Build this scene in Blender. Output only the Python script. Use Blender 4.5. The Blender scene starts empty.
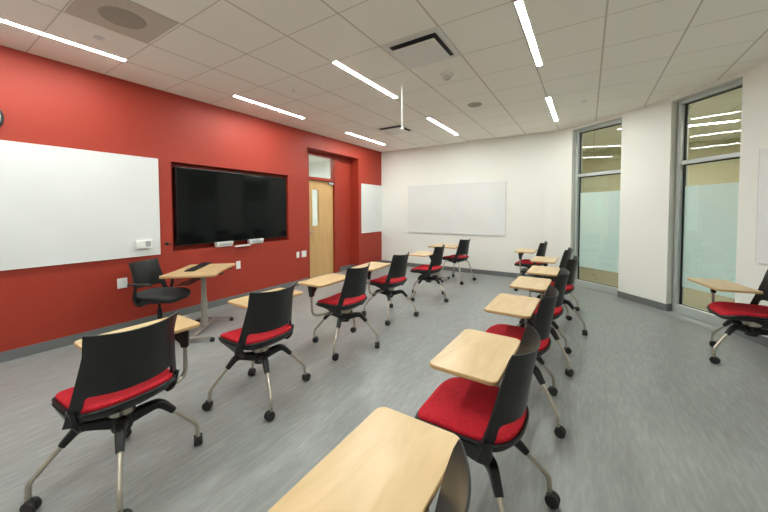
import bpy, bmesh, math, random
from mathutils import Vector, Matrix
random.seed(4)
C = bpy.context.scene.collection
PI = math.pi
R = math.radians
H = 3.045            # ceiling height
XW = -4.74           # face of the red wall
YB = 7.27            # face of the far wall

# ------------------------------------------------------------------ materials
def new_mat(name):
    m = bpy.data.materials.new(name); m.use_nodes = True
    nt = m.node_tree; b = nt.nodes['Principled BSDF']
    return m, nt, b

def mat(name, col, rough=0.5, metal=0.0, noise=0.0, scale=20.0, bump=0.0, spec=0.5, stretch=(1, 1, 1), bscale=None):
    m, nt, b = new_mat(name)
    b.inputs['Roughness'].default_value = rough
    b.inputs['Metallic'].default_value = metal
    b.inputs['Specular IOR Level'].default_value = spec
    b.inputs['Base Color'].default_value = (*col, 1)
    if noise or bump:
        tc = nt.nodes.new('ShaderNodeTexCoord'); mp = nt.nodes.new('ShaderNodeMapping')
        mp.inputs['Scale'].default_value = stretch
        nt.links.new(tc.outputs['Object'], mp.inputs['Vector'])
        n = nt.nodes.new('ShaderNodeTexNoise'); n.inputs['Scale'].default_value = scale
        n.inputs['Detail'].default_value = 5
        nt.links.new(mp.outputs['Vector'], n.inputs['Vector'])
        if noise:
            r = nt.nodes.new('ShaderNodeValToRGB')
            r.color_ramp.elements[0].position = 0.3; r.color_ramp.elements[1].position = 0.7
            r.color_ramp.elements[0].color = (*[c * (1 - noise) for c in col], 1)
            r.color_ramp.elements[1].color = (*[min(1, c * (1 + noise)) for c in col], 1)
            nt.links.new(n.outputs['Fac'], r.inputs['Fac'])
            nt.links.new(r.outputs['Color'], b.inputs['Base Color'])
        if bump:
            n2 = nt.nodes.new('ShaderNodeTexNoise'); n2.inputs['Scale'].default_value = bscale or scale
            nt.links.new(mp.outputs['Vector'], n2.inputs['Vector'])
            bp = nt.nodes.new('ShaderNodeBump'); bp.inputs['Strength'].default_value = bump
            bp.inputs['Distance'].default_value = 0.003
            nt.links.new(n2.outputs['Fac'], bp.inputs['Height'])
            nt.links.new(bp.outputs['Normal'], b.inputs['Normal'])
    return m

def emit(name, col, s):
    m, nt, b = new_mat(name)
    b.inputs['Base Color'].default_value = (*col, 1)
    b.inputs['Emission Color'].default_value = (*col, 1)
    b.inputs['Emission Strength'].default_value = s
    return m

def glass(name, f0=0.08, tint=(0.93, 0.97, 0.94)):
    m, nt, b = new_mat(name); nt.nodes.remove(b)
    out = nt.nodes['Material Output']
    lw = nt.nodes.new('ShaderNodeLayerWeight'); lw.inputs['Blend'].default_value = 0.5
    pw = nt.nodes.new('ShaderNodeMath'); pw.operation = 'POWER'; pw.inputs[1].default_value = 5
    ml = nt.nodes.new('ShaderNodeMath'); ml.operation = 'MULTIPLY_ADD'; ml.inputs[1].default_value = 1 - f0; ml.inputs[2].default_value = f0
    tr = nt.nodes.new('ShaderNodeBsdfTransparent'); tr.inputs['Color'].default_value = (*tint, 1)
    gl = nt.nodes.new('ShaderNodeBsdfGlossy'); gl.inputs['Roughness'].default_value = 0.01
    mx = nt.nodes.new('ShaderNodeMixShader'); L = nt.links
    L.new(lw.outputs['Facing'], pw.inputs[0]); L.new(pw.outputs[0], ml.inputs[0]); L.new(ml.outputs[0], mx.inputs[0])
    L.new(tr.outputs[0], mx.inputs[1]); L.new(gl.outputs[0], mx.inputs[2]); L.new(mx.outputs[0], out.inputs['Surface'])
    return m

def film_mat():
    m, nt, b = new_mat('frosted_film'); nt.nodes.remove(b)
    out = nt.nodes['Material Output']
    d = nt.nodes.new('ShaderNodeBsdfDiffuse'); d.inputs['Color'].default_value = FILM
    t = nt.nodes.new('ShaderNodeBsdfTranslucent'); t.inputs['Color'].default_value = FILM
    g = nt.nodes.new('ShaderNodeBsdfGlossy'); g.inputs['Roughness'].default_value = 0.25
    m1 = nt.nodes.new('ShaderNodeMixShader'); m1.inputs[0].default_value = 0.3
    m2 = nt.nodes.new('ShaderNodeMixShader'); m2.inputs[0].default_value = 0.06
    nt.links.new(d.outputs[0], m1.inputs[1]); nt.links.new(t.outputs[0], m1.inputs[2])
    nt.links.new(m1.outputs[0], m2.inputs[1]); nt.links.new(g.outputs[0], m2.inputs[2])
    nt.links.new(m2.outputs[0], out.inputs['Surface'])
    return m

def ceiling_mat():
    m, nt, b = new_mat('ceiling_tile')
    b.inputs['Roughness'].default_value = 0.9; b.inputs['Specular IOR Level'].default_value = 0.1
    N, L = nt.nodes, nt.links
    tc = N.new('ShaderNodeTexCoord'); sp = N.new('ShaderNodeSeparateXYZ'); L.new(tc.outputs['Object'], sp.inputs[0])
    def line(sock, off, half, step=0.607):
        a = N.new('ShaderNodeMath'); a.operation = 'SUBTRACT'; L.new(sock, a.inputs[0]); a.inputs[1].default_value = off - step / 2
        p = N.new('ShaderNodeMath'); p.operation = 'PINGPONG'
        w = N.new('ShaderNodeMath'); w.operation = 'WRAP'; L.new(a.outputs[0], w.inputs[0]); w.inputs[1].default_value = -step / 2; w.inputs[2].default_value = step / 2
        ab = N.new('ShaderNodeMath'); ab.operation = 'ABSOLUTE'; L.new(w.outputs[0], ab.inputs[0])
        # distance from the line = step/2 - |w|
        g = N.new('ShaderNodeMath'); g.operation = 'GREATER_THAN'; L.new(ab.outputs[0], g.inputs[0]); g.inputs[1].default_value = step / 2 - half
        N.remove(p)
        return g.outputs[0]
    gx = line(sp.outputs['X'], -2.325, 0.008)
    gy = line(sp.outputs['Y'], 2.0, 0.0045)
    mx = N.new('ShaderNodeMath'); mx.operation = 'MAXIMUM'; L.new(gx, mx.inputs[0]); L.new(gy, mx.inputs[1])
    n = N.new('ShaderNodeTexNoise'); n.inputs['Scale'].default_value = 90; n.inputs['Detail'].default_value = 6
    L.new(tc.outputs['Object'], n.inputs['Vector'])
    r = N.new('ShaderNodeValToRGB')
    r.color_ramp.elements[0].color = (0.86, 0.845, 0.78, 1); r.color_ramp.elements[1].color = (0.92, 0.905, 0.84, 1)
    L.new(n.outputs['Fac'], r.inputs['Fac'])
    mc = N.new('ShaderNodeMix'); mc.data_type = 'RGBA'
    L.new(mx.outputs[0], mc.inputs['Factor']); L.new(r.outputs['Color'], mc.inputs['A']); mc.inputs['B'].default_value = (0.60, 0.56, 0.49, 1)
    L.new(mc.outputs['Result'], b.inputs['Base Color'])
    inv = N.new('ShaderNodeMath'); inv.operation = 'SUBTRACT'; inv.inputs[0].default_value = 1; L.new(mx.outputs[0], inv.inputs[1])
    bp = N.new('ShaderNodeBump'); bp.inputs['Strength'].default_value = 0.3; bp.inputs['Distance'].default_value = 0.004
    L.new(inv.outputs[0], bp.inputs['Height']); L.new(bp.outputs['Normal'], b.inputs['Normal'])
    return m

def floor_mat():
    m, nt, b = new_mat('grey_vinyl_planks')
    N, L = nt.nodes, nt.links
    tc = N.new('ShaderNodeTexCoord')
    def noise(sc, stretch, det, off=(0, 0, 0)):
        mp = N.new('ShaderNodeMapping'); mp.inputs['Scale'].default_value = stretch; mp.inputs['Location'].default_value = off
        L.new(tc.outputs['Object'], mp.inputs['Vector'])
        n = N.new('ShaderNodeTexNoise'); n.inputs['Scale'].default_value = sc; n.inputs['Detail'].default_value = det
        L.new(mp.outputs['Vector'], n.inputs['Vector']); return n
    # planks: a brick pattern running away from the camera
    mp = N.new('ShaderNodeMapping'); mp.inputs['Rotation'].default_value = (0, 0, R(90)); L.new(tc.outputs['Object'], mp.inputs['Vector'])
    br = N.new('ShaderNodeTexBrick'); br.offset = 0.37
    br.inputs['Scale'].default_value = 1; br.inputs['Brick Width'].default_value = 1.2; br.inputs['Row Height'].default_value = 0.18
    br.inputs['Mortar Size'].default_value = 0.0012; br.inputs['Mortar Smooth'].default_value = 0.3
    br.inputs['Color1'].default_value = (0.237, 0.248, 0.239, 1); br.inputs['Color2'].default_value = (0.252, 0.263, 0.254, 1)
    br.inputs['Mortar'].default_value = (0.24, 0.24, 0.235, 1)
    L.new(mp.outputs['Vector'], br.inputs['Vector'])
    n1 = noise(1.6, (7, 1.0, 1), 8); n2 = noise(9, (5, 0.8, 1), 7, (3, 1, 0))
    def mixc(a, n, lo, hi, c0, c1, mode='MULTIPLY'):
        r = N.new('ShaderNodeValToRGB'); r.color_ramp.elements[0].position = lo; r.color_ramp.elements[1].position = hi
        r.color_ramp.elements[0].color = (*[c0] * 3, 1); r.color_ramp.elements[1].color = (*[c1] * 3, 1)
        L.new(n.outputs['Fac'], r.inputs['Fac'])
        mx = N.new('ShaderNodeMix'); mx.data_type = 'RGBA'; mx.blend_type = mode; mx.inputs['Factor'].default_value = 1
        L.new(a, mx.inputs['A']); L.new(r.outputs['Color'], mx.inputs['B']); return mx.outputs['Result']
    c = mixc(br.outputs['Color'], n1, 0.35, 0.68, 0.94, 1.07)
    c = mixc(c, n2, 0.42, 0.72, 0.93, 1.17)
    L.new(c, b.inputs['Base Color'])
    rr = N.new('ShaderNodeMapRange'); rr.inputs['To Min'].default_value = 0.26; rr.inputs['To Max'].default_value = 0.42
    L.new(n1.outputs['Fac'], rr.inputs['Value']); L.new(rr.outputs['Result'], b.inputs['Roughness'])
    b.inputs['Specular IOR Level'].default_value = 0.45
    bp = N.new('ShaderNodeBump'); bp.inputs['Strength'].default_value = 0.12; bp.inputs['Distance'].default_value = 0.002
    L.new(n2.outputs['Fac'], bp.inputs['Height']); L.new(bp.outputs['Normal'], b.inputs['Normal'])
    return m

def wood_mat(name, c0, c1, stretch, scale=3.0, rough=0.35):
    m, nt, b = new_mat(name); N, L = nt.nodes, nt.links
    tc = N.new('ShaderNodeTexCoord'); mp = N.new('ShaderNodeMapping'); mp.inputs['Scale'].default_value = stretch
    oi = N.new('ShaderNodeObjectInfo'); ad = N.new('ShaderNodeVectorMath'); ad.operation = 'ADD'
    ml = N.new('ShaderNodeVectorMath'); ml.operation = 'SCALE'; ml.inputs['Scale'].default_value = 7.0
    L.new(oi.outputs['Random'], ml.inputs[0])
    L.new(tc.outputs['Object'], mp.inputs['Vector']); L.new(mp.outputs['Vector'], ad.inputs[0]); L.new(ml.outputs[0], ad.inputs[1])
    n = N.new('ShaderNodeTexNoise'); n.inputs['Scale'].default_value = scale; n.inputs['Detail'].default_value = 7; n.inputs['Distortion'].default_value = 1.2
    L.new(ad.outputs[0], n.inputs['Vector'])
    r = N.new('ShaderNodeValToRGB'); r.color_ramp.elements[0].position = 0.3; r.color_ramp.elements[1].position = 0.7
    r.color_ramp.elements[0].color = (*c0, 1); r.color_ramp.elements[1].color = (*c1, 1)
    L.new(n.outputs['Fac'], r.inputs['Fac']); L.new(r.outputs['Color'], b.inputs['Base Color'])
    b.inputs['Roughness'].default_value = rough
    return m

FILM = (0.83, 0.95, 0.945, 1)
M = dict(
    red_wall=mat('red_wall_paint', (0.34, 0.036, 0.019), 0.55, bump=0.05, scale=150, spec=0.35),
    red_frame=mat('red_frame_paint', (0.31, 0.032, 0.016), 0.4, bump=0.02, scale=60, spec=0.4),
    white_wall=mat('white_wall_paint', (0.79, 0.79, 0.74), 0.7, bump=0.05, scale=150, spec=0.3),
    ceiling=ceiling_mat(), floor=floor_mat(),
    grey_base=mat('grey_rubber_base', (0.15, 0.155, 0.155), 0.5, noise=0.05, scale=8),
    board=mat('whiteboard_enamel', (0.73, 0.745, 0.735), 0.16, noise=0.02, scale=2, spec=0.5),
    board_edge=mat('whiteboard_edge', (0.78, 0.79, 0.77), 0.4, noise=0.02, scale=9),
    maple=wood_mat('maple_laminate', (0.50, 0.345, 0.165), (0.61, 0.445, 0.245), (5.0, 1.0, 1.0), 2.2, 0.33),
    maple_edge=mat('maple_edge_band', (0.52, 0.33, 0.15), 0.45, noise=0.06, scale=30),
    door_wood=wood_mat('oak_door_veneer', (0.55, 0.33, 0.13), (0.64, 0.40, 0.17), (6.0, 6.0, 0.7), 2.0, 0.4),
    plastic=mat('black_plastic', (0.010, 0.011, 0.011), 0.42, bump=0.12, scale=320, spec=0.4),
    plastic_inner=mat('charcoal_plastic', (0.0125, 0.0135, 0.013), 0.38, bump=0.1, scale=320, spec=0.42),
    fabric=mat('red_upholstery', (0.44, 0.012, 0.022), 0.85, noise=0.28, scale=70, bump=0.5, bscale=420, spec=0.2, stretch=(1, 2.5, 1)),
    dark_fabric=mat('charcoal_upholstery', (0.050, 0.053, 0.053), 0.85, noise=0.2, scale=90, bump=0.4, bscale=420, spec=0.2),
    champagne=mat('champagne_metal', (0.50, 0.46, 0.39), 0.33, 0.85, noise=0.03, scale=12),
    desk_metal=mat('taupe_powder_coat', (0.33, 0.31, 0.27), 0.4, 0.45, noise=0.03, scale=12),
    rubber=mat('black_rubber', (0.012, 0.012, 0.013), 0.5, bump=0.05, scale=200),
    alu=mat('grey_aluminium_frame', (0.46, 0.50, 0.485), 0.4, 0.2, noise=0.02, scale=5),
    gasket=mat('black_gasket', (0.008, 0.009, 0.009), 0.6, noise=0.1, scale=30),
    white_metal=mat('white_enamel', (0.72, 0.71, 0.67), 0.4, noise=0.02, scale=20),
    white_plastic=mat('white_plastic', (0.80, 0.80, 0.78), 0.35, noise=0.02, scale=20),
    grey_plastic=mat('grey_plastic', (0.38, 0.40, 0.42), 0.4, noise=0.03, scale=20),
    dark_slot=mat('dark_duct', (0.035, 0.038, 0.04), 0.6, noise=0.1, scale=20),
    speaker=mat('grey_speaker_mesh', (0.36, 0.325, 0.27), 0.7, noise=0.04, scale=300),
    speaker_panel=mat('grey_speaker_panel', (0.56, 0.515, 0.44), 0.7, noise=0.03, scale=200),
    screen=mat('black_glass_screen', (0.003, 0.004, 0.004), 0.09, noise=0.1, scale=2, spec=0.22),
    bezel=mat('black_bezel', (0.006, 0.006, 0.006), 0.3, noise=0.1, scale=20),
    key=mat('keyboard_black', (0.016, 0.015, 0.015), 0.5, noise=0.1, scale=40),
    wire=mat('black_wire', (0.02, 0.018, 0.016), 0.45, noise=0.05, scale=40),
    carpet=mat('corridor_carpet', (0.235, 0.215, 0.155), 0.95, noise=0.12, scale=45, bump=0.3, bscale=300, spec=0.1),
    hall_wall=mat('corridor_wall', (0.52, 0.52, 0.37), 0.8, noise=0.02, scale=3),
    hall_white=mat('hall_wall_white', (0.72, 0.74, 0.72), 0.8, noise=0.02, scale=3),
    glass=glass('window_glass', 0.09), door_glass=glass('door_glass', 0.06),
    film=film_mat(),
    clock_face=mat('clock_face', (0.75, 0.82, 0.78), 0.3, noise=0.01, scale=10),
    led=emit('led_diffuser', (0.95, 1.0, 0.965), 32.0),
    led_hall=emit('corridor_led', (1.0, 0.98, 0.85), 90.0),
    led_side=emit('side_hall_led', (0.93, 1.0, 0.97), 8.0),
)

# ------------------------------------------------------------------ mesh helpers
def bm_new(): return bmesh.new()

def obj(name, bm, m, parent=None, smooth=True, sharp=35, bevel=0, mats=None):
    me = bpy.data.meshes.new(name)
    bmesh.ops.remove_doubles(bm, verts=bm.verts, dist=1e-6)
    bmesh.ops.recalc_face_normals(bm, faces=bm.faces)
    bm.to_mesh(me); bm.free()
    o = bpy.data.objects.new(name, me); C.objects.link(o)
    for mm in (mats or [m]): me.materials.append(M[mm] if isinstance(mm, str) else mm)
    if smooth:
        for p in me.polygons: p.use_smooth = True
        try: me.set_sharp_from_angle(angle=R(sharp))
        except Exception: pass
    if bevel:
        bv = o.modifiers.new('bevel', 'BEVEL'); bv.width = bevel; bv.segments = 2; bv.limit_method = 'ANGLE'
    if parent: o.parent = parent
    return o

def tag(o, label, cat, group=None, kind=None):
    o['label'] = label; o['category'] = cat
    if group: o['group'] = group
    if kind: o['kind'] = kind
    return o

def thing(name, label, cat, loc=(0, 0, 0), rz=0, group=None):
    o = bpy.data.objects.new(name, None); C.objects.link(o); o.empty_display_size = 0.1
    o.location = loc; o.rotation_euler = (0, 0, rz)
    return tag(o, label, cat, group)

def struct(name, bm, m, parent=None, label=None, **k):
    o = obj(name, bm, m, parent, **k)
    if not parent:
        o['kind'] = 'structure'; o['label'] = label; o['category'] = name.split('_')[0]
    return o

def box(bm, x0, x1, y0, y1, z0, z1, rz=0, c=None):
    vs = [bm.verts.new((x, y, z)) for x in (x0, x1) for y in (y0, y1) for z in (z0, z1)]
    q = [(0, 1, 3, 2), (4, 6, 7, 5), (0, 4, 5, 1), (2, 3, 7, 6), (0, 2, 6, 4), (1, 5, 7, 3)]
    fs = [bm.faces.new([vs[i] for i in f]) for f in q]
    if rz: bmesh.ops.rotate(bm, verts=vs, cent=c or (0, 0, 0), matrix=Matrix.Rotation(rz, 3, 'Z'))
    return vs

def prism(bm, pts, z0, z1):
    lo = [bm.verts.new((p[0], p[1], z0)) for p in pts]; hi = [bm.verts.new((p[0], p[1], z1)) for p in pts]
    n = len(pts); bm.faces.new(lo[::-1]); bm.faces.new(hi)
    for i in range(n): bm.faces.new((lo[i], lo[(i + 1) % n], hi[(i + 1) % n], hi[i]))
    return lo + hi

def rrect(w, d, r, n=6, cx=0, cy=0):
    pts = []
    for (sx, sy, a0) in ((1, 1, 0), (-1, 1, 90), (-1, -1, 180), (1, -1, 270)):
        for i in range(n + 1):
            a = R(a0 + 90 * i / n)
            pts.append((cx + sx * (w / 2 - r) + r * math.cos(a), cy + sy * (d / 2 - r) + r * math.sin(a)))
    return pts

def cyl(bm, c, r, z0, z1, n=24, r2=None, axis='Z'):
    r2 = r if r2 is None else r2
    lo = []; hi = []
    for i in range(n):
        a = 2 * PI * i / n; ca, sa = math.cos(a), math.sin(a)
        def P(rr, z):
            if axis == 'Z': return (c[0] + rr * ca, c[1] + rr * sa, c[2] + z)
            if axis == 'X': return (c[0] + z, c[1] + rr * ca, c[2] + rr * sa)
            return (c[0] + rr * ca, c[1] + z, c[2] + rr * sa)
        lo.append(bm.verts.new(P(r, z0))); hi.append(bm.verts.new(P(r2, z1)))
    bm.faces.new(lo[::-1]); bm.faces.new(hi)
    for i in range(n): bm.faces.new((lo[i], lo[(i + 1) % n], hi[(i + 1) % n], hi[i]))
    return lo + hi

def lathe(bm, prof, c=(0, 0, 0), n=28):
    rings = []
    for (r, z) in prof:
        rings.append([bm.verts.new((c[0] + max(r, 1e-4) * math.cos(2 * PI * i / n), c[1] + max(r, 1e-4) * math.sin(2 * PI * i / n), c[2] + z)) for i in range(n)])
    for a, b in zip(rings, rings[1:]):
        for i in range(n): bm.faces.new((a[i], a[(i + 1) % n], b[(i + 1) % n], b[i]))
    bm.faces.new(rings[0][::-1]); bm.faces.new(rings[-1])

def fillet(pts, rad, n=6):
    out = [Vector(pts[0])]
    for i in range(1, len(pts) - 1):
        p, a, b = Vector(pts[i]), Vector(pts[i - 1]), Vector(pts[i + 1])
        rr = min(rad, (p - a).length * 0.45, (b - p).length * 0.45)
        s, e = p + (a - p).normalized() * rr, p + (b - p).normalized() * rr
        for k in range(n + 1):
            t = k / n; out.append((1 - t) ** 2 * s + 2 * t * (1 - t) * p + t * t * e)
    out.append(Vector(pts[-1])); return out

def sweep(bm, pts, prof, up=(0, 0, 1)):
    """prof(t) -> list of (side, up) offsets for arc fraction t"""
    pts = [Vector(p) for p in pts]; L = [0]
    for a, b in zip(pts, pts[1:]): L.append(L[-1] + (b - a).length)
    rings = []; up = Vector(up)
    for i, p in enumerate(pts):
        t = (pts[min(i + 1, len(pts) - 1)] - pts[max(i - 1, 0)]).normalized()
        s = t.cross(up)
        if s.length < 1e-3: s = t.cross(Vector((1, 0, 0)) if abs(t.x) < .9 else Vector((0, 1, 0)))
        s.normalize(); u = s.cross(t).normalized()
        rings.append([bm.verts.new(p + s * a + u * b) for a, b in prof(L[i] / L[-1])])
    n = len(rings[0])
    for a, b in zip(rings, rings[1:]):
        for i in range(n): bm.faces.new((a[i], a[(i + 1) % n], b[(i + 1) % n], b[i]))
    bm.faces.new(rings[0][::-1]); bm.faces.new(rings[-1])

def circ(r, n=12): return [(r * math.cos(2 * PI * i / n), r * math.sin(2 * PI * i / n)) for i in range(n)]
def tube(bm, pts, r, rad=0.03, n=12, up=(0, 0, 1)):
    c = circ(r, n); sweep(bm, fillet(pts, rad) if len(pts) > 2 else pts, lambda t: c, up)
def oval(w, h, n=14, e=3.0):
    out = []
    for i in range(n):
        a = 2 * PI * i / n; c, s = math.cos(a), math.sin(a)
        out.append((w * math.copysign(abs(c) ** (2 / e), c), h * math.copysign(abs(s) ** (2 / e), s)))
    return out

# ------------------------------------------------------------------ room shell
b = bm_new(); box(b, -5.3, 7.5, -2.6, 11.2, -0.12, 0)
struct('floor', b, 'floor', label='grey vinyl plank floor of the classroom', smooth=False)
b = bm_new(); box(b, -5.1, 7.5, -2.6, 11.2, H, H + 0.1)
struct('ceiling', b, 'ceiling', label='off-white suspended tile ceiling with thin grid lines', smooth=False)

TY0, TY1, TZ0, TZ1 = 2.07, 4.06, 0.905, 2.125       # screen niche
AY0, AY1, AZ, AX = 4.55, 6.235, 2.735, -4.99        # door alcove
b = bm_new()
box(b, -5.1, XW, -2.5, TY0, 0, H)
box(b, -5.1, XW, TY0, TY1, 0, TZ0); box(b, -5.1, XW, TY0, TY1, TZ1, H); box(b, -5.1, -4.875, TY0, TY1, TZ0, TZ1)
box(b, -5.1, XW, TY1, AY0, 0, H)
box(b, -5.1, XW, AY0, AY1, AZ, H)
box(b, -5.1, AX, AY0, 4.72, 0, AZ); box(b, -5.1, AX, 5.72, AY1, 0, AZ); box(b, -5.1, AX, 4.72, 5.72, 2.70, AZ)
box(b, -5.1, XW, AY1, YB + 0.2, 0, H)
struct('wall_left', b, 'red_wall', label='brick red painted wall with screen niche and door alcove', smooth=False)

b = bm_new(); box(b, XW, -0.75, YB, YB + 0.2, 0, H)
struct('wall_far', b, 'white_wall', label='warm white far wall behind the wide whiteboard', smooth=False)
b = bm_new(); box(b, -5.1, 2.6, -2.6, -2.4, 0, H)
struct('wall_near', b, 'white_wall', label='warm white wall behind the camera', smooth=False)

def nrm(p, q):
    d = Vector((q[0] - p[0], q[1] - p[1])).normalized(); return d, Vector((-d.y, d.x))  # outward to the left of travel right->... fixed below
P1 = [(-0.75, 7.27), (-0.58, 7.225), (-0.42, 7.165), (-0.262, 7.08)]
WC, WD = P1[-1], (0.455, 6.565)
WA, WB = (0.975, 6.0), (1.475, 5.33)
P2 = [WB, (2.05, 3.99), (2.12, 3.4), (2.15, 2.6), (2.15, -2.5)]
TW = 0.24
def outward(p, q):
    d = Vector((q[0] - p[0], q[1] - p[1])).normalized(); n = Vector((-d.y, d.x))
    return d, n          # travelling clockwise (left to right in view) the left-hand side is outside
def wall_run(bm, pts, z0, z1, t=TW, off=0.0):
    ns = [outward(a, c)[1] for a, c in zip(pts, pts[1:])]
    vn = [ns[0]] + [((a + c).normalized()) for a, c in zip(ns, ns[1:])] + [ns[-1]]
    for i in range(len(pts) - 1):
        p, q = Vector(pts[i]), Vector(pts[i + 1])
        prism(bm, [p + vn[i] * off, q + vn[i + 1] * off, q + vn[i + 1] * (t), p + vn[i] * (t)], z0, z1)
b = bm_new()
wall_run(b, P1, 0, H); wall_run(b, [WD, WA], 0, H); wall_run(b, P2, 0, H)
wall_run(b, [WC, WD], 2.985, H); wall_run(b, [WA, WB], 2.985, H)
struct('wall_right', b, 'white_wall', label='faceted warm white wall with two tall windows', smooth=False)

# baseboards
b = bm_new()
box(b, XW, XW + 0.012, -2.4, AY0, 0, 0.10); box(b, XW, XW + 0.012, AY1, YB, 0, 0.10)
box(b, AX, AX + 0.012, 5.80, AY1, 0, 0.10); box(b, AX, XW, AY1 - 0.012, AY1, 0, 0.10)
struct('baseboard_left', b, 'grey_base', label='grey rubber baseboard along the red wall', smooth=False)
b = bm_new(); box(b, XW + 0.012, -0.75, YB - 0.012, YB, 0, 0.10)
struct('baseboard_far', b, 'grey_base', label='grey baseboard along the white far wall', smooth=False)
def base_run(bm, pts):
    for p, q in zip(pts, pts[1:]):
        d, n = outward(p, q); p, q = Vector(p), Vector(q)
        prism(bm, [p - n * 0.012, q - n * 0.012, q + n * 0.002, p + n * 0.002], 0, 0.10)
b = bm_new(); base_run(b, P1); base_run(b, [WD, (WA[0] + .008, WA[1] - .009)]); base_run(b, P2)
d, n = outward(WD, WA); a = Vector(WA); prism(b, [a, a + d * 0.012, a + d * 0.012 + n * 0.09, a + n * 0.09], 0, 0.10)
struct('baseboard_right', b, 'grey_base', label='dark grey baseboard at the white column and window wall', smooth=False)

# windows of the right wall
def window(k, p, q, label, left_ext):
    d, n = outward(p, q); p, q = Vector(p), Vector(q); L = (q - p).length
    def P(s, o): v = p + d * s + n * o; return (v.x, v.y)
    def bar(bm, s0, s1, o0, o1, z0, z1): prism(bm, [P(s0, o0), P(s1, o0), P(s1, o1), P(s0, o1)], z0, z1)
    S0, S1 = -left_ext, L + 0.05
    o0, o1 = 0.085, 0.20
    f = bm_new()
    bar(f, S0, S0 + 0.055, o0, o1, 0, 2.985); bar(f, S1 - 0.055, S1, o0, o1, 0, 2.985)
    bar(f, S0 + .055, S1 - .055, o0, o1, 2.925, 2.985)
    bar(f, S0 + .055, S1 - .055, o0, o1, 0, 0.115)
    bar(f, S0 + .055, S1 - .055, o0 + .01, o1, 2.085, 2.14)
    fr = struct('window_%d' % k, f, 'alu', label=label, smooth=False, bevel=0.003)
    g = bm_new(); x0, x1 = S0 + .055, S1 - .055
    for z0, z1 in ((.115, 2.085), (2.14, 2.925)):
        bar(g, x0, x0 + .016, o0 + .05, o0 + .075, z0, z1); bar(g, x1 - .012, x1, o0 + .05, o0 + .075, z0, z1)
        bar(g, x0 + .016, x1 - .012, o0 + .05, o0 + .075, z0, z0 + .008); bar(g, x0 + .016, x1 - .012, o0 + .05, o0 + .075, z1 - .014, z1)
    obj('gasket', g, 'gasket', fr, smooth=False)
    for nm, z0, z1 in (('lower_pane', .123, 2.071), ('upper_pane', 2.148, 2.911)):
        g = bm_new(); v = [g.verts.new((*P(s, o0 + .062), z)) for s, z in ((x0 + .016, z0), (x1 - .012, z0), (x1 - .012, z1), (x0 + .016, z1))]
        g.faces.new(v); obj(nm, g, 'glass', fr, smooth=False)
    g = bm_new(); bar(g, x0 + .017, x1 - .013, o0 + .064, o0 + .066, 0.372, 1.785)
    fo = obj('frosted_film', g, 'film', fr, smooth=False); fo['label'] = 'pale aqua frosted privacy film'
window(1, WC, WD, 'left tall window with aqua frosted band, between far wall and white column', 0.0)
window(2, WA, WB, 'right tall window with aqua frosted band, right of the white column', -0.012)

# corridor outside the windows
b = bm_new()
box(b, -1.2, 7.4, 10.2, 10.4, 0, H); box(b, 6.2, 6.4, 2.0, 10.2, 0, H); box(b, -1.3, -1.1, 7.5, 10.3, 0, H); box(b, 2.4, 6.4, 1.8, 2.0, 0, H)
struct('wall_corridor', b, 'hall_wall', label='beige corridor wall seen through the tall windows', smooth=False)
b = bm_new()
N0 = [Vector(x) for x in ((-1.1, 7.51), (-.55, 7.47), (-.10, 7.28), (.60, 6.77), (1.16, 6.17), (1.70, 5.45), (2.27, 4.1), (2.4, 2.0))]
prism(b, [(v.x, v.y) for v in N0] + [(6.2, 2.0), (6.2, 10.2), (-1.1, 10.2)], 0.0, 0.006)
struct('floor_corridor', b, 'carpet', label='beige corridor carpet outside the tall windows', smooth=False)

# ------------------------------------------------------------------ red wall details
def door():
    f = bm_new()
    x0, x1 = -5.08, AX + 0.035
    box(f, x0, x1, 4.72, 4.80, 0, 2.70); box(f, x0, x1, 5.605, 5.72, 0, 2.70)
    box(f, x0, x1, 4.80, 5.605, 2.66, 2.70); box(f, x0, x1, 4.80, 5.605, 2.125, 2.185)
    fr = struct('door_1', f, 'red_frame', label='red door frame with transom holding an oak veneer door', smooth=False, bevel=0.004)
    s = bm_new()                # leaf with an opening for the vision panel
    X0, X1 = -5.055, -5.01; y0, y1, z0, z1 = 4.805, 5.60, 0.01, 2.12; ly0, ly1, lz0, lz1 = 4.94, 5.14, 1.13, 1.92
    box(s, X0, X1, y0, ly0, z0, z1); box(s, X0, X1, ly1, y1, z0, z1); box(s, X0, X1, ly0, ly1, z0, lz0); box(s, X0, X1, ly0, ly1, lz1, z1)
    lf = obj('door_leaf', s, 'door_wood', fr, smooth=False)
    g = bm_new(); box(g, -5.036, -5.03, ly0 + .002, ly1 - .002, lz0 + .002, lz1 - .002); obj('vision_panel', g, 'door_glass', lf, smooth=False)
    g = bm_new(); cyl(g, (X1, 4.875, 1.0), 0.026, 0, 0.01, axis='X'); tube(g, [(X1 + .008, 4.875, 1.0), (X1 + .05, 4.875, 1.0), (X1 + .05, 4.985, 1.0)], 0.009, 0.012)
    obj('door_handle', g, 'champagne', lf)
    g = bm_new(); box(g, X1, X1 + .05, 5.42, 5.58, 2.055, 2.105); obj('door_closer', g, 'grey_plastic', lf, smooth=False, bevel=.006)
    g = bm_new(); box(g, -5.04, -5.034, 4.802, 5.603, 2.187, 2.658); obj('transom_pane', g, 'door_glass', fr, smooth=False)
door()
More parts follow.
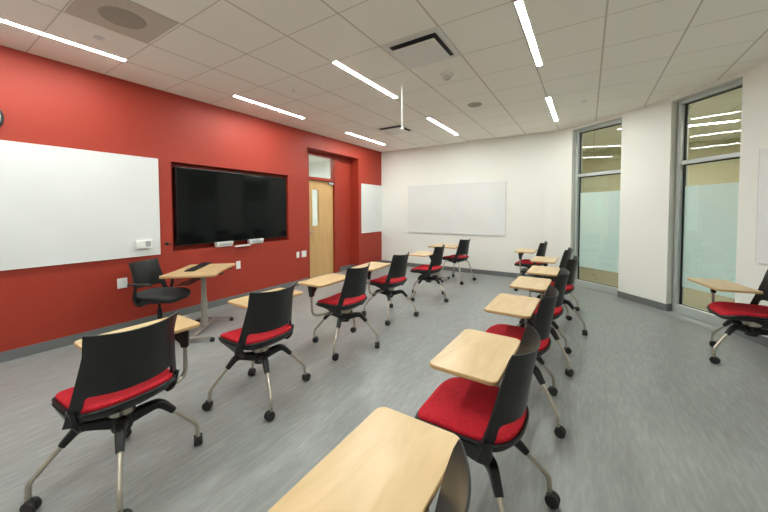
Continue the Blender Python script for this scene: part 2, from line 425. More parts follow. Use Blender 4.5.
# hall behind the door
b = bm_new(); box(b, -7.6, -7.4, 3.4, 7.2, 0, H); box(b, -7.4, -5.1, 3.4, 3.5, 0, H); box(b, -7.4, -5.1, 7.1, 7.2, 0, H)
box(b, -7.6, -5.1, 3.4, 7.2, H - .1, H); box(b, -7.6, -5.1, 3.4, 7.2, -.1, -.002)
struct('wall_hall', b, 'hall_white', label='pale hall seen through the door glass', smooth=False)
o = thing('ceiling_light', 'hall light panel beyond the door transom', 'ceiling light', (-6.2, 5.3, H - .12))
b = bm_new(); box(b, -.3, .3, -.6, .6, -.01, .0); obj('diffuser', b, 'led_side', o, smooth=False)
b = bm_new(); box(b, -.33, .33, -.63, .63, 0, .02); obj('housing', b, 'white_metal', o, smooth=False)

def board(name, label, w, h, place, rz=0, t=0.02, group=None):
    o = thing(name, label, 'whiteboard', place, rz, group)
    p = bm_new(); box(p, 0.004, t, -w / 2 + .006, w / 2 - .006, -h / 2 + .006, h / 2 - .006); obj('writing_panel', p, 'board', o, smooth=False)
    e = bm_new()
    box(e, 0, t + .003, -w / 2, w / 2, h / 2 - .006, h / 2); box(e, 0, t + .003, -w / 2, w / 2, -h / 2, -h / 2 + .006)
    box(e, 0, t + .003, -w / 2, -w / 2 + .006, -h / 2 + .006, h / 2 - .006); box(e, 0, t + .003, w / 2 - .006, w / 2, -h / 2 + .006, h / 2 - .006)
    obj('edge_trim', e, 'board_edge', o, smooth=False)
    return o
board('whiteboard', 'large whiteboard on the red wall left of the black screen', 2.45, 1.25, (XW, 1.91 - 1.225, 1.515))
board('whiteboard', 'narrow upright whiteboard on the red wall right of the door', 0.94, 1.235, (XW, 6.81, 1.512))
board('whiteboard', 'wide whiteboard on the white far wall', 2.42, 1.20, (-2.712, YB, 1.495), -PI / 2)
d, n = outward(*P2[:2]); pc = Vector(P2[0]) + d * 0.855
board('whiteboard', 'whiteboard on the white wall at the right edge, behind the lone chair', 1.22, 1.23, (pc.x, pc.y, 1.495), math.atan2(-n.y, -n.x), t=0.02)

# screen in its niche
o = thing('television', 'large black flat screen recessed in the red wall', 'television', (-4.80, 3.10, 1.52))
b = bm_new(); box(b, -.06, .035, -.965, .925, -.548, .548); obj('casing', b, 'bezel', o, smooth=False, bevel=.004)
b = bm_new(); box(b, .0352, .038, -.955, .915, -.532, .538); obj('screen', b, 'screen', o, smooth=False)
b = bm_new(); cyl(b, (.0, -.02, .565), .014, -.02, .04, axis='X'); box(b, -.02, .03, -.05, .01, .55, .57); obj('camera_module', b, 'bezel', o)
for (y, lab) in ((2.795, 'white marker tray under the screen, nearer the teaching desk'), (3.355, 'white marker tray under the screen, nearer the door')):
    o = thing('marker_tray', lab, 'tray', (-4.735, y, .905), group='white trays below the screen')
    b = bm_new()
    v = box(b, -.06, .03, -.135, .135, 0.0, .075)
    for q in v:
        if q.co.z < .01: q.co.y *= .88; q.co.x = min(q.co.x, .015)
    obj('tray_body', b, 'white_plastic', o, smooth=False, bevel=.004)
    b = bm_new()
    for i in range(3): box(b, .0295, .0325, -.10, .10, .022 + i * .014, .028 + i * .014)
    obj('slot', b, 'grey_plastic', o, smooth=False)
b = bm_new(); box(b, XW, XW + .055, 2.955, 3.21, .885, .897); box(b, XW + .047, XW + .055, 2.955, 3.21, .897, .91)
tag(obj('pen_ledge', b, 'white_metal', smooth=False), 'thin pale pen ledge between the two white trays below the screen', 'ledge')

b = bm_new(); lathe(b, [(.0, -.016), (.014, -.014), (.022, -.005), (.022, .005), (.014, .014), (0, .016)], (0, 0, 0), 20)
bmesh.ops.rotate(b, verts=b.verts, cent=(0, 0, 0), matrix=Matrix.Rotation(PI / 2, 3, 'Y'))
bmesh.ops.translate(b, verts=b.verts, vec=(-4.705, 1.985, 1.025))
cyl(b, (XW, 1.985, 1.025), .008, 0, .03, axis='X')
tube(b, [(-4.715, 1.985, 1.025), (-4.72, 2.05, 1.0), (-4.73, 2.10, 1.0)], .004, .02)
tag(obj('cable_knob', b, 'bezel'), 'small black knob with a cable on red wall beside the screen', 'knob')
o = thing('control_panel', 'white control panel at the lower corner of the large whiteboard', 'control panel', (XW + .024, 1.72, 1.038))
b = bm_new(); box(b, 0, .028, -.084, .084, -.053, .053); obj('panel_body', b, 'white_plastic', o, smooth=False, bevel=.004)
b = bm_new(); box(b, .0281, .03, .015, .07, -.03, .04); obj('display', b, 'grey_plastic', o, smooth=False)
for (y, z) in ((-.05, .02), (-.05, -.025)):
    b = bm_new(); box(b, .0281, .034, y - .025, y + .025, z - .013, z + .013); obj('button', b, 'board_edge', o, smooth=False)

def outlet(label, place, w, h, rz=0, gang=1, kind='outlet', cat='outlet'):
    o = thing(kind, label, cat, place, rz)
    b = bm_new(); box(b, 0, .007, -w / 2, w / 2, -h / 2, h / 2); obj('cover_plate', b, 'white_plastic', o, smooth=False, bevel=.002)
    for g in range(gang):
        y = (g - (gang - 1) / 2) * .046
        for z in (-.021, .021):
            b = bm_new(); prism(b, [(.007, -1), (.0071, -1)] and rrect(.004, .03, .0015, 2, .009, y), z - .014, z + .014)
            obj('socket', b, 'board_edge', o, smooth=False)
outlet('double white outlet on the red wall below the large whiteboard', (XW, 1.50, .585), .10, .12, gang=2)
outlet('single white outlet on the red wall below the screen', (XW, 3.02, .585), .075, .125)
outlet('slim white wall plate left of its wider twin beside the door', (XW, 4.275, .60), .07, .115)
outlet('wide white wall plate nearest the door alcove', (XW, 4.432, .60), .125, .125, gang=2)
outlet('white outlet on the far wall below the wide whiteboard', (-1.99, YB, .575), .075, .12, -PI / 2)

o = thing('wall_clock', 'round black-rimmed clock cut off by the left picture edge', 'clock', (XW, .46, 2.35))
b = bm_new(); lathe(b, [(.16, 0), (.162, .02), (.158, .035), (.146, .04), (.142, .03), (.142, .012), (0, .012)], n=48)
bmesh.ops.rotate(b, verts=b.verts, cent=(0, 0, 0), matrix=Matrix.Rotation(PI / 2, 3, 'Y')); obj('rim', b, 'bezel', o)
b = bm_new(); cyl(b, (.013, 0, 0), .1415, 0, .004, 48, axis='X'); obj('clock_face', b, 'clock_face', o)
for nm, L, a in (('hour_hand', .07, 50), ('minute_hand', .11, 170)):
    b = bm_new(); box(b, .018, .02, -.005, .005, -.01, L); bmesh.ops.rotate(b, verts=b.verts, cent=(0, 0, 0), matrix=Matrix.Rotation(R(a), 3, 'X'))
    obj(nm, b, 'bezel', o, smooth=False)

# ------------------------------------------------------------------ ceiling fittings
def led(x, y0, y1, label, group='recessed linear ceiling lights'):
    o = thing('linear_light', label, 'ceiling light', (x, (y0 + y1) / 2, H), group=group)
    L = (y1 - y0) / 2
    b = bm_new(); box(b, -.024, .024, -L, L, -.009, -.001); obj('diffuser', b, 'led', o, smooth=False)
    b = bm_new()
    box(b, -.034, -.025, -L - .01, L + .01, -.008, -.0005); box(b, .025, .034, -L - .01, L + .01, -.008, -.0005)
    box(b, -.025, .025, -L - .01, -L - .001, -.008, -.0005); box(b, -.025, .025, L + .001, L + .01, -.008, -.0005)
    obj('trim', b, 'white_metal', o, smooth=False)
led(-4.11, 0.10, 1.385, 'long linear ceiling light at the upper left, above the large whiteboard')
led(-4.11, 2.61, 3.875, 'linear ceiling light close to the red wall above the black screen')
led(-4.13, 5.05, 6.45, 'linear ceiling light close to the red wall above the door alcove')
led(-2.29, 2.61, 3.885, 'linear ceiling light in the middle row, left of the square air diffuser')
led(-2.32, 5.05, 6.42, 'short-looking linear ceiling light in the middle row, nearest the far wall')
led(-0.465, 2.62, 3.885, 'long steep linear ceiling light cut by the top picture edge')
led(-0.49, 5.05, 6.42, 'small linear ceiling light nearest the left tall window')
led(-2.30, 0.10, 1.37, 'linear ceiling light above and behind the camera, middle row')
led(-0.48, 0.10, 1.37, 'linear ceiling light directly above the camera')
led(-4.11, -2.0, -0.75, 'linear ceiling light behind the camera near the red wall')
led(-0.48, -2.0, -0.75, 'linear ceiling light behind the camera near the window wall')

def diffuser(x, y, s, label):
    o = thing('air_diffuser', label, 'air vent', (x, y, H), group='square ceiling air diffusers')
    b = bm_new()     # frame with a flared throat
    for (a, za), (c, zc) in (((.30, -.004), (.27, -.010)), ((.27, -.010), (.243, -.005))):
        A = [b.verts.new((sx * a * s, sy * a * s, za)) for sx, sy in ((1, 1), (-1, 1), (-1, -1), (1, -1))]
        D = [b.verts.new((sx * c * s, sy * c * s, zc)) for sx, sy in ((1, 1), (-1, 1), (-1, -1), (1, -1))]
        for i in range(4): b.faces.new((A[i], A[(i + 1) % 4], D[(i + 1) % 4], D[i]))
    obj('frame', b, 'white_metal', o, smooth=False)
    b = bm_new(); box(b, -.244 * s, .244 * s, -.244 * s, .244 * s, -.003, -.001); obj('throat', b, 'dark_slot', o, smooth=False)
    b = bm_new(); prism(b, rrect(.445 * s, .445 * s, .01, 4), -.042, -.035); obj('plaque', b, 'white_metal', o, smooth=False, bevel=.003)
    b = bm_new(); box(b, -.03, .03, -.03, .03, -.035, -.003); obj('hanger', b, 'dark_slot', o, smooth=False)
diffuser(-1.41, 2.915, 1.0, 'large square air diffuser in the ceiling, right of the middle linear light')
diffuser(-3.20, 5.40, 1.0, 'farther square air diffuser behind the hanging white rod')

o = thing('ceiling_speaker', 'round dark grille in a grey panel near the top left ceiling', 'speaker', (-3.235, 1.085, H))
b = bm_new(); box(b, -.30, .30, -.285, .285, -.004, -.001); obj('panel', b, 'speaker_panel', o, smooth=False)
b = bm_new(); lathe(b, [(.155, -.004), (.15, -.010), (.11, -.013), (0, -.014)], n=40); obj('grille', b, 'speaker', o)
b = bm_new(); lathe(b, [(.105, -.001), (.10, -.008), (0, -.010)], (-1.45, 4.80, H), 32)
tag(obj('ceiling_speaker', b, 'speaker'), 'small round grey speaker disc near the middle of the ceiling', 'speaker')
for (x, y, lab) in ((-3.79, 1.085, 'small flush sprinkler cap between the first light and speaker panel'),
                    (-3.26, 2.93, 'small sprinkler cap in the ceiling between two linear lights above the screen'),
                    (-0.07, 5.50, 'tiny sprinkler cap in the ceiling by the left window'),
                    (-3.93, 5.50, 'tiny sprinkler cap above the door alcove')):
    b = bm_new(); lathe(b, [(.042, -.001), (.042, -.006), (.03, -.012), (.012, -.02), (0, -.021)], (x, y, H), 24)
    tag(obj('sprinkler_cap', b, 'white_metal'), lab, 'sprinkler', 'ceiling sprinkler caps')
o = thing('smoke_detector', 'white smoke detector on the ceiling beside the large air diffuser', 'smoke detector', (-1.41, 3.58, H))
b = bm_new(); lathe(b, [(.075, -.001), (.075, -.014), (.06, -.02), (0, -.02)], n=32); obj('base', b, 'white_metal', o)
b = bm_new(); lathe(b, [(.045, -.02), (.042, -.045), (.03, -.055), (0, -.056)], n=28); obj('sensor', b, 'speaker_panel', o)
o = thing('hanging_rod', 'thin white rod hanging from the ceiling before the farther diffuser', 'rod', (-2.02, 3.59, H))
b = bm_new(); cyl(b, (0, 0, 0), .009, -.52, -.002, 14); obj('rod', b, 'white_plastic', o)
b = bm_new(); lathe(b, [(.03, -.001), (.03, -.008), (.012, -.02)], n=20); obj('ceiling_cup', b, 'white_plastic', o)
b = bm_new(); lathe(b, [(.004, -.555), (.018, -.548), (.022, -.535), (.018, -.522), (.009, -.515)], n=20); obj('tip', b, 'white_plastic', o)

# ------------------------------------------------------------------ tablet-arm chair
def superell(u, a, bb, e):
    c, s = math.cos(u), math.sin(u)
    return a * math.copysign(abs(c) ** (2 / e), c), bb * math.copysign(abs(s) ** (2 / e), s)
SX, SZ = -.022, .030          # seat placement over the base
def seat_def(x, y):
    """seat surface height offset; front is -x"""
    x -= SX
    f = max(0, (-x - .10) / .15); r = max(0, (x - .08) / .12)
    return -.034 * f * f + .016 * r * r + .014 * (y / .23) ** 2 - .008
def pad(bm, rings, a=.238, bb=.224, cx=-.008, n=72):
    R_ = []
    for (s, z) in rings:
        ring = []
        for i in range(n):
            t = 2 * PI * i / n
            e = 4.4 if math.cos(t) < 0 else 4.4 - 1.7 * math.cos(t) ** 2
            x, y = superell(t, a * s, bb * s, e)
            if x > 0: y *= 1 - .08 * (x / a) ** 2
            x += cx + SX
            ring.append(bm.verts.new((x, y, z + SZ + seat_def(x, y))))
        R_.append(ring)
    for p, q in zip(R_, R_[1:]):
        for i in range(n): bm.faces.new((p[i], p[(i + 1) % n], q[(i + 1) % n], q[i]))
    bm.faces.new(R_[0][::-1]); bm.faces.new(R_[-1])

Z0, Z1 = .432, .870
def back_pt(u, z):
    h = (z - Z0) / (Z1 - Z0)
    xe = .062 + .115 * max(h, 0) ** .92 + .012 * max(h, 0) ** 8
    xm = .188 + .064 * h + .010 * max(h, 0) ** 6
    w = .254 - .060 * min(1, h * 1.3) + .013 * max(0, h) ** 2
    x = xm - (xm - xe) * abs(u) ** 2.3
    zz = z + .014 * u * u * max(0, h) ** 3
    return Vector((x, u * w, zz))
def back_normal(u, z):
    e = .004
    a = back_pt(u + e, z) - back_pt(u - e, z); c = back_pt(u, z + e) - back_pt(u, z - e)
    return a.cross(c).normalized()          # points towards +x (rear)
def solid_patch(bm, cols, th):
    """cols: list of (u, zlow); th(u, z) thickness towards the sitter"""
    nv = 18; A, B = [], []
    for u, zl in cols:
        ra, rb = [], []
        for j in range(nv + 1):
            z = zl + (Z1 - zl) * j / nv; p = back_pt(u, z); n = back_normal(u, z); t = th(u, z)
            if j == nv: t *= .7
            ra.append(bm.verts.new(p)); rb.append(bm.verts.new(p - n * t))
        A.append(ra); B.append(rb)
    m = len(cols) - 1
    for i in range(m):
        for j in range(nv):
            bm.faces.new((A[i][j], A[i + 1][j], A[i + 1][j + 1], A[i][j + 1])); bm.faces.new((B[i][j], B[i][j + 1], B[i + 1][j + 1], B[i + 1][j]))
        bm.faces.new((A[i][0], B[i][0], B[i + 1][0], A[i + 1][0])); bm.faces.new((A[i][nv], A[i + 1][nv], B[i + 1][nv], B[i][nv]))
    for j in range(nv):
        bm.faces.new((A[0][j], A[0][j + 1], B[0][j + 1], B[0][j])); bm.faces.new((A[m][j], B[m][j], B[m][j + 1], A[m][j + 1]))
US = .84
def th_panel(u, z): return .009
def backrest_bm():
    bm = bm_new(); cols = []; zb, rr = .575, .020
    n = 34
    for i in range(n + 1):
        u = US * math.sin(PI / 2 * (-1 + 2 * i / n))
        d = (US - abs(u)) * .22            # distance from the upright's inner edge
        zl = zb - (rr - math.sqrt(max(0, rr * rr - (rr - d) ** 2)) if d < rr else 0) - .006 * (1 - (u / US) ** 2)
        cols.append((u, zl))
    solid_patch(bm, cols, th_panel); return bm
def upright_bm(s):
    bm = bm_new(); cols = [(s * (US + (1 - US) * k / 5), Z0) for k in range(6)]
    if s < 0: cols = cols[::-1]
    solid_patch(bm, cols, lambda u, z: .009 + .007 * min(1, max(0, (.62 - z) / .1)))
    # side wing of the seat bucket that the upright grows out of
    prof = [(-.170, .474), (-.165, .462), (-.08, .446), (-.02, .424), (.03, .402), (.06, .394), (.085, .396), (.103, .410), (.114, .440), (.118, .51), (.066, .51), (.060, .482)]
    ring = []
    for k, t in ((0, .0), (1, .016)):
        ring.append([bm.verts.new((x, s * (.241 - t - max(0, .47 - z) * .45 - .012 * max(0, -x / .2)), z)) for x, z in prof])
    m = len(prof)
    bm.faces.new(ring[0]); bm.faces.new(ring[1][::-1])
    for i in range(m): bm.faces.new((ring[0][i], ring[1][i], ring[1][(i + 1) % m], ring[0][(i + 1) % m]))
    return bm

def caster_bm():
    bm = bm_new()       # swivel axis at origin, wheel trailing in +x
    cyl(bm, (0, 0, 0), .011, .05, .082, 14)
    for s in (-1, 1): lathe_y(bm, (.014, s * .0125, .032), .032, .021)
    box(bm, -.012, .03, -.005, .005, .03, .058)
    return bm
def lathe_y(bm, c, r, w):
    prof = [(r * .55, -w / 2), (r * .93, -w / 2), (r, -w * .3), (r, w * .3), (r * .93, w / 2), (r * .55, w / 2)]
    n = 22; rings = []
    for (rr, y) in prof: rings.append([bm.verts.new((c[0] + rr * math.cos(2 * PI * i / n), c[1] + y, c[2] + rr * math.sin(2 * PI * i / n))) for i in range(n)])
    for a, d in zip(rings, rings[1:]):
        for i in range(n): bm.faces.new((a[i], a[(i + 1) % n], d[(i + 1) % n], d[i]))
    bm.faces.new(rings[0][::-1]); bm.faces.new(rings[-1])

RB = .358
def hub_bm():
    bm = bm_new()
    lathe(bm, [(.030, .262), (.046, .266), (.052, .29), (.054, .338), (.046, .360), (.03, .366)], n=28)
    for k in range(4):
        a = PI / 2 * k + PI / 4; ca, sa = math.cos(a), math.sin(a)
        P = fillet([(.02 * ca, .02 * sa, .312), (.095 * ca, .095 * sa, .332), (.168 * ca, .168 * sa, .348), (.236 * ca, .236 * sa, .274)], .035, 5)
        sweep(bm, P, lambda t: oval(.033 - .015 * t, .034 - .017 * t, 12, 3.4))
    return bm
def leg_bm():
    bm = bm_new()
    tube(bm, [(.18, 0, .335), (.21, 0, .302), (RB - .004, 0, .140), (RB, 0, .062)], .0118, .022, 14, up=(0, 1, 0)); return bm

MESH = {}
def part(name, mk, m, parent, rz=0, loc=(0, 0, 0), **k):
    """first use builds the mesh, later uses share it"""
    if name not in MESH: o = obj(name, mk(), m, parent, **k); MESH[name] = o.data; 
    else:
        o = bpy.data.objects.new(name, MESH[name]); C.objects.link(o); o.parent = parent
    o.rotation_euler = (0, 0, rz); o.location = loc
    return o
def cushion_bm():
    bm = bm_new(); pad(bm, [(.93, .452), (.97, .458), (.985, .466), (.975, .477), (.93, .485), (.8, .489), (.55, .487), (.25, .485)]); return bm
def shell_bm():
    bm = bm_new(); pad(bm, [(.96, .460), (1.02, .464), (1.04, .456), (1.02, .440), (.92, .418), (.72, .401), (.45, .392), (.2, .390)]); return bm
def tablet_bm():
    bm = bm_new(); w, d = .33, .56
    P = rrect(w, d, .035, 6)
    rings = []
    for (ins, z) in ((.004, .688), (0, .692), (0, .705), (.003, .709)):
        rings.append([bm.verts.new((x * (1 - 2 * ins / w), y * (1 - 2 * ins / d), z)) for x, y in P])
    n = len(P)
    for a, c in zip(rings, rings[1:]):
        for i in range(n): f = bm.faces.new((a[i], a[(i + 1) % n], c[(i + 1) % n], c[i])); f.material_index = 1
    bm.faces.new(rings[0][::-1]); bm.faces.new(rings[-1]); return bm

def tablet_chair(c, base, face, tab, tabrot, post, label, group):
    o = thing('tablet_arm_chair', label, 'chair', (c[0], c[1], 0), group=group)
    part('hub', hub_bm, 'plastic', o, base)
    for k in range(4):
        lg = part('leg', leg_bm, 'champagne', o, base + PI / 4 + k * PI / 2)
        part('caster', caster_bm, 'rubber', lg, random.uniform(0, 2 * PI), (RB, 0, 0))
    def plate():
        bm = bm_new(); lathe(bm, [(.048, .358), (.062, .362), (.062, .392), (.085, .398), (.085, .410)], n=28); return bm
    part('swivel_collar', plate, 'champagne', o)
    part('seat_shell', shell_bm, 'plastic', o, face)
    part('seat_cushion', cushion_bm, 'fabric', o, face)
    bk = part('backrest', backrest_bm, 'plastic_inner', o, face)
    part('upright_left', lambda: upright_bm(-1), 'plastic_inner', bk).name = 'back_upright'
    part('upright_right', lambda: upright_bm(1), 'plastic_inner', bk).name = 'back_upright'
    # arm: from the hub out under the seat, up to the tablet
    px, py = post[0] - c[0], post[1] - c[1]; r = math.hypot(px, py); ux, uy = px / r, py / r
    bm = bm_new(); tube(bm, [(.03 * ux, .03 * uy, .380), (r * .5 * ux, r * .5 * uy, .376), (px, py, .368), (px, py, .62)], .0135, .12, 14)
    obj('tablet_arm', bm, 'champagne', o)
    tx, ty = tab[0] - c[0], tab[1] - c[1]; dx, dy = tx - px, ty - py; L = math.hypot(dx, dy) or 1; dx /= L; dy /= L
    bm = bm_new()
    q = [(-.02, .02, .575, .018), (-.022, .028, .61, .02), (-.024, .06, .65, .026), (-.026, .12, .688, .032)]
    rings = []
    for a0, a1, z, w in q:
        rings.append([bm.verts.new((px + dx * a - dy * s, py + dy * a + dx * s, z)) for a, s in ((a0, -w), (a1, -w), (a1, w), (a0, w))])
    for A, D in zip(rings, rings[1:]):
        for i in range(4): bm.faces.new((A[i], A[(i + 1) % 4], D[(i + 1) % 4], D[i]))
    bm.faces.new(rings[0][::-1]); bm.faces.new(rings[-1])
    obj('arm_bracket', bm, 'plastic', o, smooth=False, bevel=.004)
    if 'tablet' not in MESH:
        t = obj('tablet', tablet_bm(), None, o, smooth=False, mats=['maple', 'maple_edge']); MESH['tablet'] = t.data
    else:
        t = bpy.data.objects.new('tablet', MESH['tablet']); C.objects.link(t); t.parent = o
    t.location = (tx, ty, 0); t.rotation_euler = (0, 0, tabrot)
    return o

G1, G2 = 'tablet-arm chairs of the row near the red wall', 'tablet-arm chairs of the middle row'
chairs = [
 # centre, base, face, tablet centre, tablet rot, post, label
 ((-2.132, .655), 25, 3, (-2.318, .825), 0, (-2.185, 1.01), 'red-cushioned tablet chair at the lower left, largest of the row near the red wall', G1),
 ((-2.16, 1.55), 20, -1, (-2.35, 1.765), 0, (-2.25, 1.91), 'red-cushioned tablet chair second from the left, in front of the teaching desk', G1),
 ((-2.19, 2.63), -23, 3, (-2.39, 2.56), 2, (-2.365, 2.31), 'red-cushioned tablet chair third in the red-wall row, its bent arm in front', G1),
 ((-2.28, 3.70), -17, -1, (-2.46, 3.53), 5, (-2.345, 3.30), 'red-cushioned tablet chair fourth in the red-wall row, before the narrow whiteboard', G1),
 ((-2.21, 4.82), 27, 4, (-2.41, 5.02), 3, (-2.31, 5.17), 'red-cushioned tablet chair before the far corner table, fifth in the red-wall row', G1),
 ((-.445, .545), 3, 0, (-.495, .72), 0, (-.42, .90), 'nearest tablet chair, its large maple tablet filling the bottom edge', G2),
 ((-.425, 1.51), -9, 0, (-.476, 1.673), -1, (-.42, 1.86), 'tablet chair with the big red seat fully seen, second in the middle row', G2),
 ((-.42, 2.505), 7, 0, (-.487, 2.68), 0, (-.42, 2.86), 'third tablet chair of the middle row, red seat peeking past a tablet', G2),
 ((-.39, 3.40), 5, 0, (-.477, 3.57), 0, (-.40, 3.75), 'fourth tablet chair of the middle row, mostly hidden by its neighbour', G2),
 ((-.335, 4.47), 22, -6, (-.448, 4.41), 0, (-.40, 4.14), 'fifth tablet chair of the middle row, its back before the left window', G2),
 ((-.43, 5.43), 24, -4, (-.54, 5.385), 0, (-.50, 5.12), 'sixth tablet chair of the middle row, back top beside the window frame', G2),
 ((-.85, 6.35), 12, -5, (-.95, 6.40), 0, (-1.00, 6.09), 'farthest tablet chair, standing apart near the white far wall', G2),
]
for c, ba, fa, tb, tr, po, lab, g in chairs:
    tablet_chair(c, R(ba), R(fa), tb, R(tr), po, lab, g)
tablet_chair((1.33, 4.38), R(-12), R(6), (1.145, 4.485), R(12), (1.14, 4.70), 'lone tablet chair at the right edge by the right tall window', None)

# armless chair in the far corner
def plain_chair(c, face, label):
    o = thing('side_chair', label, 'chair', (c[0], c[1], 0), face)
    for sx in (-1, 1):
        for sy in (-1, 1):
            b = bm_new(); tube(b, [(sx * .09 - .02, sy * .13, .415), (sx * .16 - .01, sy * .19, .405), (sx * .245, sy * .255, .062)], .0115, .04, 12)
            lg = obj('leg', b, 'champagne', o)
            part('caster', caster_bm, 'rubber', lg, random.uniform(0, 2 * PI), (sx * .245, sy * .255, 0))
    b = bm_new(); prism(b, rrect(.22, .30, .03, 4, -.02), .405, .418); obj('seat_frame', b, 'plastic', o)
    part('seat_shell', shell_bm, 'plastic', o); part('seat_cushion', cushion_bm, 'fabric', o)
    bk = part('backrest', backrest_bm, 'plastic_inner', o)
    part('upright_left', None, 'plastic', bk).name = 'back_upright'; part('upright_right', None, 'plastic', bk).name = 'back_upright'
plain_chair((-2.25, 6.30), R(-11), 'red-cushioned chair without tablet at the far corner table')

# ------------------------------------------------------------------ teaching desks
def desk(c, rz, L, W, label, col=(0, 0), full=True, foot=.24, fspan=.32, frot=0):
    o = thing('teaching_desk', label, 'desk', (c[0], c[1], 0), rz)
    b = bm_new(); P = []
    n = 14      # top: local x = long axis, long sides gently drawn in
    base = rrect(L, W, .045, 6)
    for (x, y) in base: P.append((x, y))
    # insert curvature on the long sides
    Q = []
    for i, (x, y) in enumerate(P):
        Q.append((x, y)); x2, y2 = P[(i + 1) % len(P)]
        if abs(x2 - x) > L * .5:
            for k in range(1, n): 
                t = k / n; Q.append((x + (x2 - x) * t, y - math.copysign(.022 * math.sin(PI * t), y)))
    rings = [[b.verts.new((x * s, y * s, z)) for x, y in Q] for s, z in ((.99, .705), (1, .710), (1, .725), (.995, .730))]
    m = len(Q)
    for a, d_ in zip(rings, rings[1:]):
        for i in range(m): f = b.faces.new((a[i], a[(i + 1) % m], d_[(i + 1) % m], d_[i])); f.material_index = 1
    b.faces.new(rings[0][::-1]); b.faces.new(rings[-1])
    obj('desktop', b, None, o, smooth=False, mats=['maple', 'maple_edge'])
    cx, cy = col
    b = bm_new(); prism(b, rrect(.085, .06, .028, 5, cx, cy), .06, .40); obj('lower_column', b, 'desk_metal', o)
    b = bm_new(); prism(b, rrect(.072, .048, .022, 5, cx, cy), .40, .690); obj('upper_column', b, 'desk_metal', o)
    b = bm_new(); box(b, cx - .20, cx + .20, cy - .03, cy + .03, .690, .705); box(b, cx - .03, cx + .03, cy - .22, cy + .22, .6901, .7049); obj('top_bracket', b, 'plastic', o, smooth=False)
    b = bm_new()
    sweep(b, [(cx - fspan, cy, .055), (cx, cy, .06), (cx + fspan, cy, .055)], lambda t: oval(.022, .016, 12, 3))
    obj('base_beam', b, 'desk_metal', o)
    for s in (-1, 1):
        b = bm_new(); sweep(b, [(cx + s * fspan, cy - foot, .052), (cx + s * fspan, cy, .058), (cx + s * fspan, cy + foot, .052)], lambda t: oval(.018, .014, 12, 3))
        ft = obj('foot', b, 'desk_metal', o)
        for q in (-1, 1):
            b = bm_new(); cyl(b, (cx + s * fspan, cy + q * foot, 0), .009, .035, .052, 12)
            for w in (-1, 1): lathe_y(b, (cx + s * fspan, cy + q * foot + w * .012, .022), .022, .016)
            obj('caster', b, 'rubber', ft)
    if full:
        b = bm_new()   # wire basket below the top
        x0, x1, y0, y1, z0, z1 = -.38, .22, -.03, .15, .615, .695
        for k in range(10):
            x = x0 + (x1 - x0) * k / 9
            tube(b, [(x, y0, z1), (x, y0 + .02, z0), (x, y1 - .02, z0), (x, y1, z1)], .0028, .015, 6)
        for k in range(7):
            y = y0 + .02 + (y1 - y0 - .04) * k / 6; tube(b, [(x0, y, z0), (x1, y, z0)], .0028, n=6)
        for y in (y0, y1): tube(b, [(x0, y, z1), (x1, y, z1)], .0035, n=6); tube(b, [(x0, y, (z0 + z1) / 2), (x1, y, (z0 + z1) / 2)], .0028, n=6)
        bs = obj('wire_basket', b, 'wire', o); bs['label'] = 'black wire basket under the desktop'
        b = bm_new(); box(b, .20, .30, -.27, -.235, .69, .704); tube(b, [(.25, -.25, .692), (.25, -.29, .682)], .006); obj('height_lever', b, 'plastic', o, smooth=False)
    return o
# long axis runs from near-right to far-left
desk((-4.055, 2.085), R(132), .83, .59, 'maple-topped standing-height desk on a taupe pedestal before the red wall', col=(-.165, -.085), foot=.205, fspan=.34)
desk((-2.46, 6.20), R(2), .58, .58, 'small maple table on a pedestal in the far corner', col=(-.17, .0), full=False, foot=.20, fspan=.17)

# keyboard lying on the desk
ka = math.atan2(2.39 - 1.90, -4.455 + 3.99)
o = thing('keyboard', 'long black keyboard lying across the teaching desk', 'keyboard', (-4.22, 2.14, .7305), ka)
b = bm_new(); prism(b, rrect(.60, .115, .012, 4), 0, .014); obj('keyboard_body', b, 'key', o, smooth=False, bevel=.002)
b = bm_new()
for i in range(19):
    for j in range(4): box(b, -.283 + i * .030, -.283 + i * .030 + .025, -.050 + j * .0255, -.050 + j * .0255 + .021, .0135, .019)
k = obj('keys', b, 'rubber', o, smooth=False)

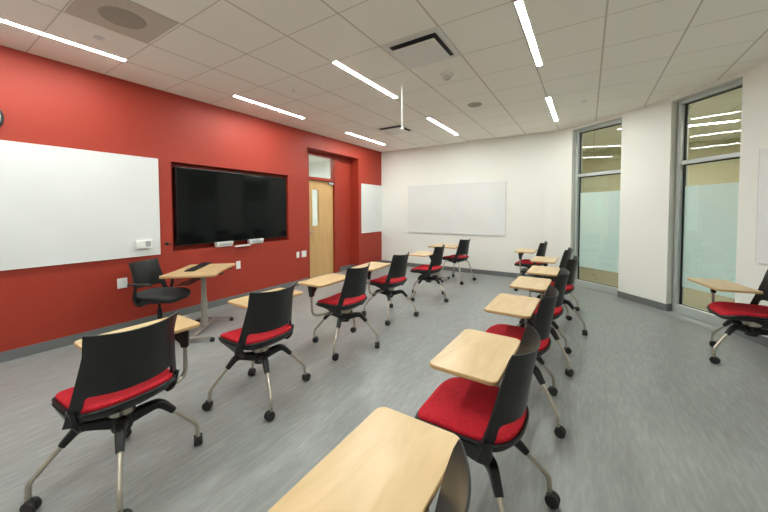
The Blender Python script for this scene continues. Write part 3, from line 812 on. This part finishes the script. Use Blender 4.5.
# ------------------------------------------------------------------ instructor's chair
def instructor_chair(c, face):
    o = thing('office_chair', 'dark grey swivel armchair with padded seat between desk and red wall', 'chair', (c[0], c[1], 0), face)
    part('seat_shell', shell_bm, 'plastic', o, 0, (0, 0, -.01))
    bm = cushion_bm(); ob = obj('seat_cushion', bm, 'dark_fabric', o); ob.location = (0, 0, -.01)
    for v in ob.data.vertices: v.co.x *= 1.06; v.co.y *= 1.05
    bk = part('backrest', backrest_bm, 'plastic_inner', o, 0, (0, 0, -.01)); 
    part('upright_left', None, 'plastic', bk).name = 'back_upright'; part('upright_right', None, 'plastic', bk).name = 'back_upright'
    for s in (-1, 1):
        b = bm_new()
        sweep(b, fillet([(.06, s * .20, .425), (.07, s * .275, .47), (.05, s * .275, .60), (.03, s * .275, .645)], .05), lambda t: oval(.012, .017, 12, 2.6), up=(1, 0, 0))
        am = obj('armrest', b, 'plastic', o)
        b = bm_new(); sweep(b, [(.12, s * .275, .645), (.08, s * .275, .652), (-.08, s * .275, .655), (-.13, s * .275, .648)], lambda t: oval(.028, .010, 14, 2.6)); obj('arm_pad', b, 'plastic', am)
    b = bm_new(); lathe(b, [(.026, .10), (.026, .30), (.014, .30), (.014, .39), (.08, .385), (.09, .39), (.07, .400)], n=24); obj('gas_lift', b, 'plastic', o)
    b = bm_new(); tube(b, [(.0, -.05, .40), (.0, -.17, .385), (.05, -.24, .345)], .007, .03, 8); obj('height_lever', b, 'plastic', o)
    b = bm_new(); lathe(b, [(.04, .08), (.045, .10), (.035, .125)], n=20)
    for k in range(5):
        a = 2 * PI * k / 5 + .2; ca, sa = math.cos(a), math.sin(a)
        sweep(b, [(.03 * ca, .03 * sa, .105), (.15 * ca, .15 * sa, .10), (.285 * ca, .285 * sa, .075)], lambda t: oval(.022 - .008 * t, .018 - .008 * t, 12, 2.6))
    hb = obj('star_base', b, 'plastic', o)
    for k in range(5):
        a = 2 * PI * k / 5 + .2
        cs = part('caster', caster_bm, 'rubber', hb, random.uniform(0, 6), (.285 * math.cos(a), .285 * math.sin(a), 0))
instructor_chair((-4.235, 1.69), R(28 + 180))

# corridor ceiling lights
for (x, y, rz, lab) in ((3.6, 5.6, 0, 'corridor linear light outside the right window'), (1.6, 8.2, PI / 2, 'corridor linear light outside the left window')):
    o = thing('linear_light', lab, 'ceiling light', (x, y, H), rz, 'corridor ceiling lights')
    b = bm_new(); box(b, -.03, .03, -.62, .62, -.007, -.001); obj('diffuser', b, 'led_hall', o, smooth=False)
    b = bm_new(); box(b, -.04, -.031, -.63, .63, -.009, -.0005); box(b, .031, .04, -.63, .63, -.009, -.0005); obj('trim', b, 'white_metal', o, smooth=False)

# ------------------------------------------------------------------ world, camera, view
w = bpy.data.worlds.new('world'); bpy.context.scene.world = w; w.use_nodes = True
w.node_tree.nodes['Background'].inputs[0].default_value = (0.9, 0.95, 1, 1); w.node_tree.nodes['Background'].inputs[1].default_value = 0.05

cam = bpy.data.cameras.new('camera'); co = bpy.data.objects.new('camera', cam); C.objects.link(co)
rt = Vector((0.84182875, 0.53973761, -0.00276863)); up = Vector((-0.01633399, 0.03060263, 0.99939816)); fw = Vector((-0.5394975, 0.84127688, -0.03457824))
m = Matrix((rt, up, -fw)).transposed().to_4x4(); m.translation = (0, 0, 1.455)
co.matrix_world = m
cam.sensor_width = 36; cam.lens = 317.03 * 36 / 768; cam.shift_x = 0; cam.shift_y = -(256 - 221.64) / 768
cam.clip_start = 0.02; cam.clip_end = 60
sc = bpy.context.scene; sc.camera = co
sc.view_settings.view_transform = 'Standard'; sc.view_settings.look = 'None'; sc.view_settings.gamma = 1
sc.view_settings.use_curve_mapping = False
sc.view_settings.exposure = 2.12
sc.cycles.max_bounces = 10; sc.cycles.diffuse_bounces = 6; sc.cycles.caustics_reflective = False; sc.cycles.caustics_refractive = False
sc.cycles.sample_clamp_indirect = 6
